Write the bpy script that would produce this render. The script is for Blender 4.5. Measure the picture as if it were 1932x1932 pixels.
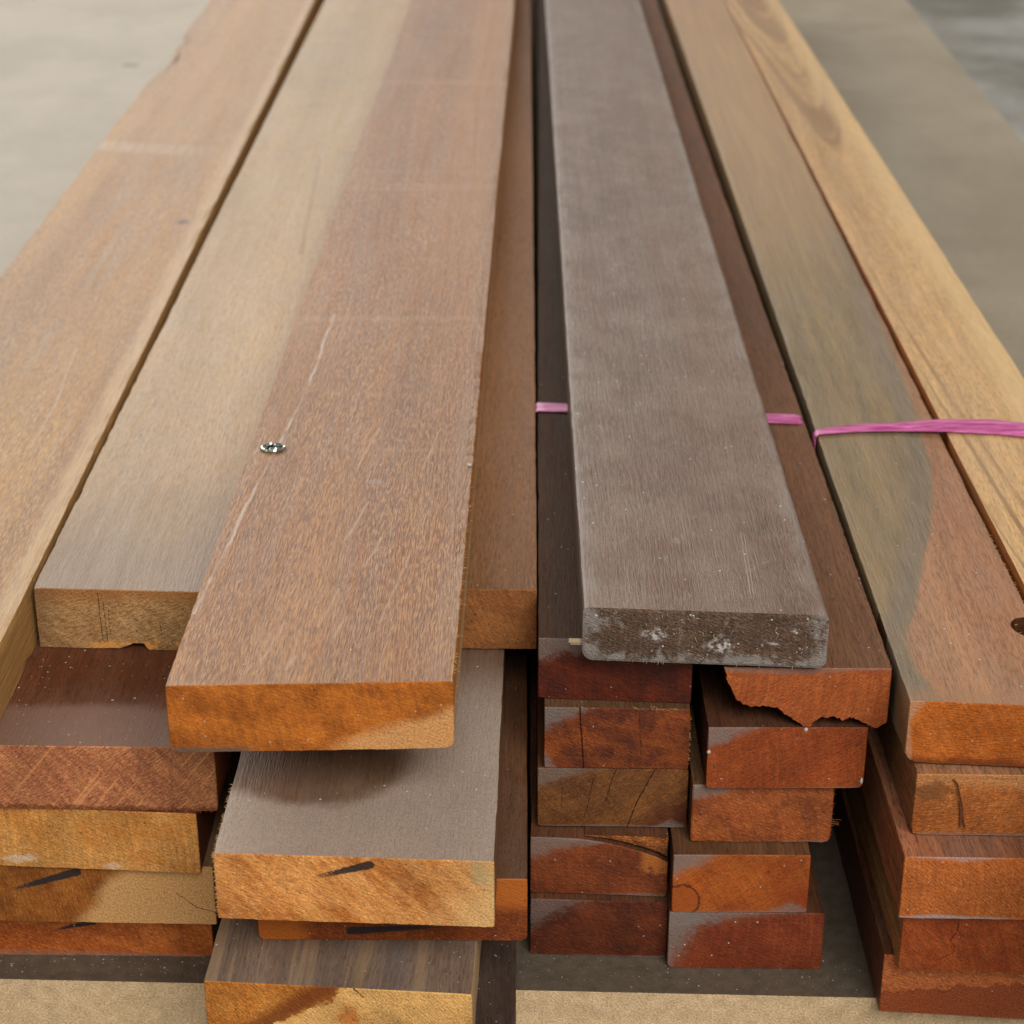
import bpy, math, random
import numpy as np

for o in list(bpy.data.objects): bpy.data.objects.remove(o)
sc = bpy.context.scene
COL = sc.collection

# ---------------------------------------------------------------- camera
PITCH = 25.0
cam = bpy.data.cameras.new('camera'); camo = bpy.data.objects.new('camera', cam); COL.objects.link(camo)
cam.sensor_width = 36; cam.sensor_fit = 'HORIZONTAL'
cam.lens = 36 * (1704 / math.tan(math.radians(PITCH))) / 1932
cam.clip_start = 0.05; cam.clip_end = 60
camo.location = (0, 0, 0.54)
camo.rotation_euler = (math.radians(90 - PITCH), 0, math.radians(0.2))
cam.dof.use_dof = True; cam.dof.focus_distance = 0.785; cam.dof.aperture_fstop = 17
sc.camera = camo

# ---------------------------------------------------------------- light: an open, bright shed, no sun
world = bpy.data.worlds.new('World'); sc.world = world; world.use_nodes = True
bg = world.node_tree.nodes['Background']
bg.inputs[0].default_value = (1.0, 0.98, 0.95, 1); bg.inputs[1].default_value = 0.27
def area(name, loc, target, size, size_y, power, color):
    l = bpy.data.lights.new(name, 'AREA'); l.shape = 'RECTANGLE'; l.size = size; l.size_y = size_y
    l.energy = power; l.color = color
    o = bpy.data.objects.new(name, l); COL.objects.link(o); o.location = loc
    d = [target[i] - loc[i] for i in range(3)]
    yaw = math.atan2(d[0], d[1]); pit = math.atan2(d[2], math.hypot(d[0], d[1]))
    o.rotation_euler = (math.pi / 2 + pit, 0, -yaw)
    return o
area('shed_opening_light', (-2.6, 6.3, 3.2), (0, 1.2, 0), 5.5, 3.0, 305, (1.0, 0.97, 0.91))
area('front_key_light', (0.8, -1.8, 2.5), (0, 0.75, 0.1), 2.2, 1.6, 128, (1.0, 0.968, 0.92))  # added key lamp above and behind the camera, brightens the sawn ends
sc.cycles.max_bounces = 5; sc.cycles.diffuse_bounces = 3; sc.cycles.glossy_bounces = 2
vs = sc.view_settings; vs.view_transform = 'Standard'; vs.look = 'None'; vs.exposure = 0.0; vs.gamma = 1.0

# ---------------------------------------------------------------- node helpers
def lin(c, k=1.0):
    r = []
    for v in c[:3]:
        v = v / 255.0
        v = v / 12.92 if v <= 0.04045 else ((v + 0.055) / 1.055) ** 2.4
        r.append(min(v * k, 0.95))
    return (r[0], r[1], r[2], 1.0)

class G:
    """small expression builder for one material"""
    def __init__(self, name):
        self.m = bpy.data.materials.new(name); self.m.use_nodes = True
        self.t = self.m.node_tree; self.n = self.t.nodes; self.n.clear()
        self.tc = self.n.new('ShaderNodeTexCoord').outputs['Object']
    def put(self, sock, v):
        if isinstance(v, bpy.types.NodeSocket): self.t.links.new(v, sock)
        elif isinstance(v, (int, float)):
            try: sock.default_value = v
            except Exception: sock.default_value = (v, v, v)
        else:
            v = tuple(v)
            sock.default_value = v[:3] if sock.type == 'VECTOR' else v
    def math(self, op, a, b=0.0, c=0.0, clamp=False):
        n = self.n.new('ShaderNodeMath'); n.operation = op; n.use_clamp = clamp
        self.put(n.inputs[0], a); self.put(n.inputs[1], b); self.put(n.inputs[2], c); return n.outputs[0]
    def add(self, a, b): return self.math('ADD', a, b)
    def sub(self, a, b): return self.math('SUBTRACT', a, b)
    def mul(self, a, b): return self.math('MULTIPLY', a, b)
    def mad(self, a, b, c): return self.math('MULTIPLY_ADD', a, b, c)
    def mx(self, a, b): return self.math('MAXIMUM', a, b)
    def mn(self, a, b): return self.math('MINIMUM', a, b)
    def inv(self, a): return self.math('SUBTRACT', 1.0, a, clamp=True)
    def vm(self, op, a, b=None, s=None, out=0):
        n = self.n.new('ShaderNodeVectorMath'); n.operation = op
        self.put(n.inputs[0], a)
        if b is not None: self.put(n.inputs[1], b)
        if s is not None: self.put(n.inputs['Scale'], s)
        return n.outputs['Value'] if out else n.outputs['Vector']
    def xyz(self, v):
        n = self.n.new('ShaderNodeSeparateXYZ'); self.put(n.inputs[0], v); return n.outputs
    def vec(self, x, y, z=0.0):
        n = self.n.new('ShaderNodeCombineXYZ')
        for i, v in enumerate((x, y, z)): self.put(n.inputs[i], v)
        return n.outputs[0]
    def noise(self, v, s=(1, 1, 1), detail=2.0, rough=0.5, off=(0, 0, 0), color=False):
        n = self.n.new('ShaderNodeTexNoise'); n.noise_dimensions = '3D'
        w = self.n.new('ShaderNodeVectorMath'); w.operation = 'MULTIPLY_ADD'
        self.put(w.inputs[0], v); w.inputs[1].default_value = s; w.inputs[2].default_value = off
        self.t.links.new(w.outputs[0], n.inputs['Vector'])
        n.inputs['Scale'].default_value = 1.0; n.inputs['Detail'].default_value = detail; n.inputs['Roughness'].default_value = rough
        return n.outputs['Color'] if color else n.outputs['Fac']
    def voro(self, v, s, off=(0, 0, 0)):
        n = self.n.new('ShaderNodeTexVoronoi'); n.feature = 'F1'
        w = self.n.new('ShaderNodeVectorMath'); w.operation = 'MULTIPLY_ADD'
        self.put(w.inputs[0], v); w.inputs[1].default_value = s; w.inputs[2].default_value = off
        self.t.links.new(w.outputs[0], n.inputs['Vector']); n.inputs['Scale'].default_value = 1.0
        return n.outputs['Distance'], n.outputs['Color']
    def step(self, x, a, b, lo=0.0, hi=1.0):
        n = self.n.new('ShaderNodeMapRange'); n.interpolation_type = 'SMOOTHSTEP'; n.clamp = True
        self.put(n.inputs['Value'], x)
        self.put(n.inputs['From Min'], a); self.put(n.inputs['From Max'], b)
        self.put(n.inputs['To Min'], lo); self.put(n.inputs['To Max'], hi)
        return n.outputs['Result']
    def mix(self, a, b, f, mode='MIX'):
        n = self.n.new('ShaderNodeMix'); n.data_type = 'RGBA'; n.blend_type = mode; n.clamp_factor = True
        self.put(n.inputs[0], f); self.put(n.inputs[6], a); self.put(n.inputs[7], b); return n.outputs[2]
    def bright(self, c, f):      # colour times scalar
        return self.vm('SCALE', c, s=f)
    def seg(self, p, a, b):      # distance from 2-D point socket to segment, and parameter t
        ax, ay = a; bx, by = b; l2 = (bx - ax) ** 2 + (by - ay) ** 2
        q = self.vm('SUBTRACT', p, (ax, ay, 0))
        t = self.math('MULTIPLY', self.vm('DOT_PRODUCT', q, (bx - ax, by - ay, 0), out=1), 1 / l2, clamp=True)
        r = self.vm('SUBTRACT', q, self.vm('SCALE', (bx - ax, by - ay, 0), s=t))
        return self.vm('LENGTH', r, out=1), t
    def line(self, p, pts, r, soft=0.4):
        """mask of a polyline of half width r"""
        m = None
        for i in range(len(pts) - 1):
            d, _ = self.seg(p, pts[i], pts[i + 1])
            m = d if m is None else self.mn(m, d)
        return self.step(m, r * (1 + soft), r * (1 - soft))
    def curve(self, x, pts, x0, x1, y0, y1):
        n = self.n.new('ShaderNodeFloatCurve'); cv = n.mapping.curves[0]
        P = [((a - x0) / (x1 - x0), (b - y0) / (y1 - y0)) for a, b in pts]
        cv.points[0].location = P[0]; cv.points[1].location = P[-1]
        for q in P[1:-1]: cv.points.new(*q)
        n.mapping.update()
        self.put(n.inputs['Value'], self.math('MULTIPLY_ADD', x, 1 / (x1 - x0), -x0 / (x1 - x0), clamp=True))
        return self.mad(n.outputs[0], y1 - y0, y0)
    def done(self, col, rough=0.6, spec=0.3, bump=None, dist=0.0002, strength=0.6):
        b = self.n.new('ShaderNodeBsdfPrincipled'); o = self.n.new('ShaderNodeOutputMaterial')
        self.t.links.new(b.outputs[0], o.inputs[0])
        self.put(b.inputs['Base Color'], col); self.put(b.inputs['Roughness'], rough)
        b.inputs['Specular IOR Level'].default_value = spec
        if bump is not None:
            k = self.n.new('ShaderNodeBump'); k.inputs['Distance'].default_value = dist; k.inputs['Strength'].default_value = strength
            self.put(k.inputs['Height'], bump); self.t.links.new(k.outputs[0], b.inputs['Normal'])
        return self.m

KT, KE = 0.90, 1.08       # colours are noted as seen under the shed light; these turn them into base colours

def long_mat(name, seed, c1, c2, fleck=None, fleck_amt=0.5, streak=0.35, pore=0.5, dust=0.25, dustc=(150, 138, 128),
             cross=0.0, specks=0.25, spec=0.32, rough=0.52, sidec=None, fig=1.0, extra=None, k=None):
    g = G(name); k = k or KT
    off = (seed * 7.31, seed * 3.77, seed * 5.13)
    P = g.vm('ADD', g.tc, off)
    w = g.noise(P, (9, 1.6, 9), 2, 0.5, color=True)
    wv = g.vm('MULTIPLY', g.vm('SUBTRACT', w, (.5, .5, .5)), (.030 * fig, 0, .030 * fig))
    Q = g.vm('ADD', P, wv)
    n1 = g.noise(Q, (26, 1.0, 26), 3, .55)
    n2 = g.noise(Q, (230, 5.0, 230), 3, .6, (3, 1, 7))
    n3 = g.noise(Q, (1100, 42, 1100), 2, .6, (11, 5, 2))
    w2 = g.noise(P, (60, 22, 60), 2, .5, (31, 3, 8), color=True)
    R = g.vm('ADD', Q, g.vm('MULTIPLY', g.vm('SUBTRACT', w2, (.5, .5, .5)), (.004, 0, .004)))
    n4 = g.noise(R, (1350, 150, 1350), 2, .6, (17, 9, 4))
    zone = g.noise(P, (30, 6, 30), 2, .5, (41, 2, 9))
    col = g.mix(lin(c1, k), lin(c2, k), g.step(n1, .36, .64))
    col = g.bright(col, g.mad(g.sub(n2, .5), streak * 3, 1.0))
    col = g.bright(col, g.mad(g.sub(n3, .5), pore * 1.9, 1.0))
    n0 = g.noise(P, (11, 2.6, 11), 3, .55, (51, 8, 3))
    col = g.bright(col, g.mad(g.sub(n0, .5), .75 * fig, 1.0))
    if fleck:
        f = g.mul(g.step(n4, .51, .61), g.step(zone, .3, .65, .45 * fleck_amt, fleck_amt))
        col = g.mix(col, lin(fleck, k), f)
    dk = g.mul(g.step(n4, .47, .37), .7 * pore)
    col = g.mix(col, lin([v * .45 for v in c1], k), dk)
    x, y, z = g.xyz(g.tc)
    nrm = g.xyz(g.n.new('ShaderNodeNewGeometry').outputs['Normal'])[2]
    up = g.step(nrm, .3, .9)
    if sidec: col = g.mix(g.bright(lin(sidec, k), g.mad(g.sub(n3, .5), 1.0, g.mad(g.sub(n2, .5), .6, 1.0))), col, up)
    if cross:
        cb = g.noise(P, (5, 75, 5), 3, .6, (3, 13, 3))
        col = g.bright(col, g.mad(g.sub(cb, .5), cross * 2, 1.0))
    if extra: col = extra(g, col, x, y, z, P, Q, n2, n3, up)
    if dust:
        d = g.noise(P, (34, 17, 34), 5, .68, (77, 7, 3))
        d2 = g.noise(P, (1100, 700, 1100), 2, .7, (5, 5, 5))
        dm = g.mul(g.mul(g.step(d, .34, .72), g.mad(g.sub(d2, .5), 3.0, .8)), g.mul(up, dust))
        col = g.mix(col, lin(dustc, k), dm)
    if specks:
        vd, vc = g.voro(P, (330, 330, 330))
        sp = g.mul(g.step(vd, .17, .09), g.step(g.xyz(vc)[0], .93, .97))
        col = g.mix(col, lin((215, 208, 200), k), g.mul(g.mul(sp, up), specks * 2.5))
    h = g.add(g.mul(n4, .6), g.mad(n3, .5, g.mul(n2, .5)))
    return g.done(col, g.mad(g.sub(n2, .5), .25, rough), spec, h, .0006, .9)

def end_mat(name, seed, c1, c2, c3=None, ang=30, freq=160, ring=0.6, blotch=0.4, fuzz=0.35, fib_ang=None, fib=0.25,
            dustc=(118, 107, 99), dusts=(), strokes=(), cracks=(), rough=0.62, spec=0.22, pits=0.3, specks=0.3,
            bend=0.0, extra=None, k=None, bump=1.0):
    g = G(name); k = k or KE
    off = (seed * 4.17, 0.0, seed * 6.71)
    x, y, z = g.xyz(g.tc)
    E = g.vec(x, 0.0, z)
    P = g.vm('ADD', E, off)
    w = g.noise(P, (70, 70, 70), 3, .55, color=True)
    wx, wy, wz = g.xyz(g.vm('SUBTRACT', w, (.5, .5, .5)))
    a = math.radians(ang)
    r = g.add(g.mul(x, math.sin(a)), g.mul(z, math.cos(a)))
    if bend: r = g.add(r, g.mul(g.mul(x, x), bend))
    r = g.mad(wx, .006, r)
    pr = g.add(g.mul(x, math.cos(a)), g.mul(z, -math.sin(a)))
    n1 = g.noise(g.vec(g.mul(r, freq), g.mul(pr, freq * .10), seed * 1.7), (1, 1, 1), 3, .6)
    nb = g.noise(P, (75, 75, 75), 4, .6, (9, 4, 2))
    nf = g.noise(P, (1150, 1150, 1150), 2, .75, (2, 8, 5))
    nc = g.noise(P, (380, 420, 420), 3, .6, (22, 8, 15))
    fa = math.radians(ang + 12 if fib_ang is None else fib_ang)
    u = g.add(g.mul(x, math.cos(fa)), g.mul(z, -math.sin(fa))); v = g.add(g.mul(x, math.sin(fa)), g.mul(z, math.cos(fa)))
    nl = g.noise(g.vec(g.mul(u, 260), g.mul(v, 1500), seed), (1, 1, 1), 2, .6)
    col = g.mix(lin(c1, k), lin(c2, k), g.mul(g.step(n1, .42, .58), ring))
    if c3: col = g.mix(col, lin(c3, k), g.mul(g.step(nb, .42, .62), blotch))
    nq = g.noise(P, (28, 28, 28), 3, .6, (19, 4, 12))
    col = g.bright(col, g.mad(g.sub(nq, .5), 1.1, 1.0))
    col = g.bright(col, g.mad(g.sub(nf, .5), fuzz * 5.2, 1.0))
    col = g.bright(col, g.mad(g.sub(nc, .5), fuzz * 2.4, 1.0))
    col = g.bright(col, g.mad(g.sub(nl, .5), fib * 4.4, 1.0))
    sa = math.radians(seed * 37 % 50 - 25 + 8)          # saw kerf marks, faint and slightly arched
    su = g.add(g.mul(x, math.cos(sa)), g.mul(z, math.sin(sa))); sv = g.add(g.mul(x, -math.sin(sa)), g.mul(z, math.cos(sa)))
    nsaw = g.noise(g.vec(g.mul(g.add(su, g.mul(g.mul(sv, sv), 4.0)), 760), g.mul(sv, 26), seed + 9), (1, 1, 1), 2, .6)
    col = g.bright(col, g.mad(g.sub(nsaw, .5), .75, 1.0))
    ns = g.noise(g.vec(g.mul(g.add(u, g.mul(v, .5)), 420), g.mul(v, 1700), seed + 4), (1, 1, 1), 1, .5)
    col = g.mix(col, lin([min(q * 1.28 + 14, 235) for q in c2], k), g.mul(g.step(ns, .58, .70), fuzz * 1.1))
    p2 = g.vec(x, z, 0.0)
    pj = g.vm('ADD', p2, g.vm('SCALE', g.vm('SUBTRACT', g.noise(P, (500, 500, 500), 3, .6, color=True), (.5, .5, .5)), s=.0012))
    g.pw = g.vm('ADD', pj, g.vm('SCALE', g.vm('SUBTRACT', g.noise(P, (170, 1, 170), 4, .65, (6, 3, 9), color=True), (.5, .5, .5)), s=.011)) if extra else None
    if extra: col = extra(g, col, x, z, P, g.pw if True else p2, pj, nb, nf, nc)
    if pits:
        pn = g.noise(P, (620, 620, 620), 2, .5, (1, 33, 6))
        col = g.mix(col, lin([q * .32 for q in c1], k), g.mul(g.step(pn, .65, .73), pits * 2.0))
    h = g.add(g.mul(nf, .35), g.add(g.mul(nl, .5), g.mul(nc, .35)))
    for (cx, cz, rx, rz, st) in dusts:
        dx = g.math('ABSOLUTE', g.mul(g.sub(x, cx), 1 / rx)); dz = g.math('ABSOLUTE', g.mul(g.sub(z, cz), 1 / rz))
        dd = g.add(g.add(dx, dz), g.mad(g.sub(nc, .5), .9, g.mad(g.sub(nb, .5), .8, g.mul(g.sub(nf, .5), 1.3))))
        dm = g.mul(g.step(dd, 1.22, .72), g.mad(g.sub(nf, .5), 2.2, .85))
        col = g.mix(col, lin(dustc, k), g.mul(dm, st))
    for (a_, b_, wa, wb) in strokes:            # felt-pen strokes, dry towards the end
        d, t = g.seg(pj, a_, b_)
        wd = g.mad(t, wb - wa, wa)
        m = g.step(g.sub(d, wd), .0004, -.0003)
        dry = g.step(g.add(nf, g.mul(g.mul(t, t), -.40)), .10, .30)
        col = g.mix(col, lin((34, 34, 36), 1), g.mul(m, g.mul(dry, .94)))
    for (pts, wd) in cracks:
        m = g.line(pj, pts, wd, .6)
        col = g.mix(col, lin((18, 9, 5), 1), g.mul(m, .92)); h = g.sub(h, g.mul(m, 3.0))
    if specks:
        vd, vc = g.voro(P, (420, 420, 420))
        sp = g.mul(g.step(vd, .20, .10), g.step(g.xyz(vc)[0], .93, .97))
        col = g.mix(col, lin((190, 178, 170), k), g.mul(sp, specks * 2))
    return g.done(col, rough, spec, h, .0008, .9 * bump)

# ---------------------------------------------------------------- mesh helpers
def vn(x, seed):             # smooth 1-D value noise in 0..1
    x = np.asarray(x, float) + seed * 13.7; i = np.floor(x); f = x - i; f = f * f * (3 - 2 * f)
    h = lambda q: np.modf(np.abs(np.sin(q * 127.1 + seed * 311.7) * 43758.5453))[0]
    return h(i) * (1 - f) + h(i + 1) * f

def link(name, verts, faces, mats, parent=None, mat_idx=None, smooth=None):
    me = bpy.data.meshes.new(name); me.from_pydata([tuple(v) for v in verts], [], [list(f) for f in faces])
    for m in mats: me.materials.append(m)
    if mat_idx is not None: me.polygons.foreach_set('material_index', np.array(mat_idx, dtype=np.int32))
    if smooth is not None: me.polygons.foreach_set('use_smooth', np.array(smooth, dtype=bool))
    me.update()
    o = bpy.data.objects.new(name, me); COL.objects.link(o)
    if parent: o.parent = parent
    return o

def tag(o, label, cat, group=None, kind=None):
    o['label'] = label
    if cat: o['category'] = cat
    if group: o['group'] = group
    if kind: o['kind'] = kind

def resample(poly, step):
    out = []
    n = len(poly)
    for i in range(n):
        a = np.array(poly[i]); b = np.array(poly[(i + 1) % n]); L = np.linalg.norm(b - a); m = max(1, int(round(L / step)))
        for j in range(m): out.append(a + (b - a) * j / m)
    return np.array(out)

def rect_outline(w, t, r):
    """rounded rectangle, counter-clockwise seen from the front; r = (bl, br, tr, tl)"""
    pts = []
    for (cx, cz, a0), rr in zip(((-w / 2, 0, 180), (w / 2, 0, 270), (w / 2, t, 0), (-w / 2, t, 90)), r):
        sx = 1 if cx < 0 else -1; sz = 1 if cz == 0 else -1
        n = 3 if rr < .002 else 6
        for j in range(n):
            a = math.radians(a0 + 90 * j / (n - 1)); pts.append((cx + sx * rr + rr * math.cos(a), cz + sz * rr + rr * math.sin(a)))
    return pts

def extrude(name, outline, L, mats, seed, k=0.0, w=0.1, chip=(.00028,) * 4, chip_f=90, wob=.0004, shape=None, parent=None,
            fine=.30, d0=.003, cap_in=.00015, t=.03, cap_rough=.00022):
    pl = resample(outline, .0032); n = len(pl)
    ys = [0.0, .0005]; y = .0005
    while y < L:
        y += d0 if y < fine else min(.03, d0 + (y - fine) * .12)
        ys.append(min(y, L))
    ys = np.array(ys); M = len(ys)
    X = np.repeat(pl[None, :, 0], M, 0).copy(); Z = np.repeat(pl[None, :, 1], M, 0).copy(); Yv = np.repeat(ys[:, None], n, 1)
    w2 = (pl[:, 0].max() - pl[:, 0].min()) / 2; cx0 = (pl[:, 0].max() + pl[:, 0].min()) / 2
    t2 = (pl[:, 1].max() - pl[:, 1].min()) / 2; cz0 = (pl[:, 1].max() + pl[:, 1].min()) / 2
    rs = np.random.RandomState(int(seed * 10) % 9999)
    # bows and surface unevenness
    bow = (vn(ys * 1.6, seed + 1) - .5) * wob * 2; bow -= bow[0]
    X += bow[:, None]
    Z += ((vn(ys * 2.1, seed + 2) - .5) * wob)[:, None] * np.clip((pl[:, 1] - cz0) / t2, 0, 1)[None, :]
    X += (vn(ys * 55, seed + 3) - .5)[:, None] * .00025
    # worn and chipped arrises
    for ci, (sx, sz) in enumerate(((-1, -1), (1, -1), (1, 1), (-1, 1))):
        if chip[ci] <= 0: continue
        d = np.hypot(pl[:, 0] - (cx0 + sx * w2), pl[:, 1] - (cz0 + sz * t2))
        wt = np.exp(-(d / .0022) ** 2)
        c = np.clip(vn(ys * chip_f, seed + ci * 5 + 4) - .5, 0, 1) * 2 + .5 * np.clip(vn(ys * chip_f * 4.3, seed + ci * 3 + 9) - .45, 0, 1) + .25 * rs.rand(M)
        X -= sx * wt[None, :] * c[:, None] * chip[ci]; Z -= sz * wt[None, :] * c[:, None] * chip[ci]
    if shape: X, Yv, Z = shape(X, Yv, Z, pl)
    # slightly rounded, ragged front arris
    jit = cap_in + cap_rough * rs.rand(n) + cap_rough * 2 * np.clip(vn(np.arange(n) * .35, seed + 21) - .6, 0, 1)
    cx, cz = X[0].mean(), Z[0].mean()
    dx = X[0] - cx; dz = Z[0] - cz
    X[0] = cx + np.sign(dx) * np.maximum(np.abs(dx) - jit, 0); Z[0] = cz + np.sign(dz) * np.maximum(np.abs(dz) - jit * np.minimum(1, np.abs(dz) / (t2 * .8)), 0)
    Yv = Yv + k * (X + w / 2) * np.clip(1 - Yv / .4, 0, 1)
    V = np.stack([X, Yv, Z], -1).reshape(-1, 3)
    i = np.arange(M - 1)[:, None] * n; j = np.arange(n)[None, :]; j2 = (j + 1) % n
    Q = np.stack([i + j, i + n + j, i + n + j2, i + j2], -1).reshape(-1, 4)[:, ::-1]
    faces = Q.tolist(); mi = [1] * n + [0] * (len(faces) - n); sm = [False] * len(faces)
    # caps on vertices of their own
    base = len(V); V = np.concatenate([V, V[:n], V[-n:]])
    faces.append(list(range(base, base + n))); faces.append(list(range(base + 2 * n - 1, base + n - 1, -1)))
    mi += [1, 1]; sm += [False, False]
    return link(name, V, faces, mats, parent, mi, sm)

PLANKS = {}
def plank(key, label, xl, w, zb, t, YL, s, k, L, long, end, seed, r=.0003, outline=None, roll=0.0, **kw):
    if isinstance(r, (int, float)): r = (r,) * 4
    ol = outline or rect_outline(w, t, r)
    o = extrude('wooden_plank', ol, L, [long, end], seed, k=k, w=w, t=t, **kw)
    o.location = (xl + w / 2, YL, zb); o.rotation_euler = (0, roll, -math.atan(s))
    tag(o, label, 'plank', 'planks of the timber pile')
    PLANKS[key] = dict(o=o, w=w, t=t, L=L, k=k)
    return o

def tubes(name, lines, r, mat, parent=None, taper=True):
    """thin three-sided fibres joined in one mesh"""
    V, F = [], []
    for pts in lines:
        pts = [np.array(p, float) for p in pts]; b = len(V); n = len(pts)
        for i, p in enumerate(pts):
            d = pts[min(i + 1, n - 1)] - pts[max(i - 1, 0)]; d /= (np.linalg.norm(d) + 1e-9)
            a = np.cross(d, (0.3, 0.2, 0.93)); a /= (np.linalg.norm(a) + 1e-9); c = np.cross(d, a)
            rr = r * (1 - .75 * i / (n - 1)) if taper else r
            for q in range(3): V.append(p + rr * (a * math.cos(q * 2.094) + c * math.sin(q * 2.094)))
        for i in range(n - 1):
            for q in range(3): F.append((b + i * 3 + q, b + i * 3 + (q + 1) % 3, b + i * 3 + 3 + (q + 1) % 3, b + i * 3 + 3 + q))
        F.append((b, b + 1, b + 2)); F.append((b + 3 * n - 1, b + 3 * n - 2, b + 3 * n - 3))
    return link(name, V, F, [mat], parent)

def plain(name, c, rough=.7, spec=.2, k=1.0, var=.3):
    g = G(name); n = g.noise(g.tc, (900, 900, 900), 2, .6)
    return g.done(g.bright(lin(c, k), g.mad(g.sub(n, .5), var * 2, 1.0)), rough, spec)

# ---------------------------------------------------------------- setting: floor, sheet pack, particle board
def box(name, x0, x1, y0, y1, z0, z1, mats, mi=None, yaw=0, loc=(0, 0, 0)):
    V = [(x0, y0, z0), (x1, y0, z0), (x1, y1, z0), (x0, y1, z0), (x0, y0, z1), (x1, y0, z1), (x1, y1, z1), (x0, y1, z1)]
    F = [(0, 3, 2, 1), (4, 5, 6, 7), (0, 1, 5, 4), (1, 2, 6, 5), (2, 3, 7, 6), (3, 0, 4, 7)]
    o = link(name, V, F, mats, None, mi); o.location = loc; o.rotation_euler = (0, 0, yaw); return o

g = G('concrete')
n = g.noise(g.tc, (1.6, 1.6, 1.6), 5, .6); n2 = g.noise(g.tc, (60, 60, 60), 4, .6, (3, 3, 3))
c = g.mix(lin((120, 116, 106)), lin((168, 166, 160)), g.step(n, .35, .65))
m_floor = g.done(g.bright(c, g.mad(g.sub(n2, .5), .5, 1)), .7, .3, n2, .002, .4)
fl = link('floor', [(-8, -3, -.5), (8, -3, -.5), (8, 12, -.5), (-8, 12, -.5)], [(0, 1, 2, 3)], [m_floor]); tag(fl, 'grey concrete floor beyond the boards', None, kind='structure')

g = G('board_top')
x, y, z = g.xyz(g.tc)
n = g.noise(g.tc, (5, 3, 5), 4, .6); nb = g.noise(g.tc, (3, 26, 3), 4, .6, (5, 2, 1)); nf = g.noise(g.tc, (1400, 1400, 1400), 3, .6)
nd = g.noise(g.tc, (160, 160, 160), 3, .6, (8, 8, 8))
c = g.mix(lin((152, 139, 118)), lin((168, 155, 134)), g.step(n, .35, .65))
c = g.bright(c, g.mad(g.sub(nb, .5), .12, 1))
c = g.bright(c, g.mad(g.sub(nf, .5), .5, 1)); c = g.bright(c, g.mad(g.sub(nd, .5), .3, 1))
grime_shade = g.step(g.add(y, g.mul(g.sub(n, .5), .3)), .75, .25)  # dark dirty front zone; also paints the shade in the plank gaps
c = g.mix(c, g.bright(lin((84, 73, 61)), g.mad(g.sub(nd, .5), 1.2, g.mad(g.sub(nf, .5), 1.0, 1.0))), g.mul(grime_shade, .95))
d1, _ = g.seg(g.vec(x, y, 0), (-.565, 1.85), (-.560, 1.85))
c = g.mix(c, lin((70, 66, 58)), g.mul(g.step(d1, .012, .006), .8))
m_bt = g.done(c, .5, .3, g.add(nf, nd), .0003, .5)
g = G('board_edge')
nf = g.noise(g.tc, (1000, 1000, 1100), 2, .7); nc = g.noise(g.tc, (160, 160, 160), 3, .6, (4, 4, 4)); nh = g.noise(g.tc, (30, 30, 130), 3, .6, (4, 9, 4))
c = g.mix(lin((168, 138, 102), 1.1), lin((208, 182, 144), 1.1), g.step(nf, .28, .70))
c = g.bright(c, g.mad(g.sub(nc, .5), .8, 1)); c = g.bright(c, g.mad(g.sub(nh, .5), .4, 1))
pn = g.noise(g.tc, (700, 700, 700), 2, .5, (1, 3, 6)); c = g.mix(c, lin((84, 60, 36)), g.mul(g.step(pn, .66, .74), .5))
m_be = g.done(c, .75, .2, nf, .0006, .8)
SH = -math.atan(.030)
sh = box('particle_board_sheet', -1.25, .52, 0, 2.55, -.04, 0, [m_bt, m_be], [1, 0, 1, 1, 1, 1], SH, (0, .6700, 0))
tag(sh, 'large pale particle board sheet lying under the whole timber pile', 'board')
g = G('pack'); n = g.noise(g.tc, (20, 20, 300), 3, .6)
m_pk = g.done(g.mix(lin((92, 76, 54)), lin((120, 100, 72)), n), .8, .2)
tb = box('table', -1.23, .50, .03, 2.52, -.5, -.0402, [m_pk], None, SH, (0, .6700, 0)); tag(tb, 'low support under the particle board sheet', None, kind='structure')

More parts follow.
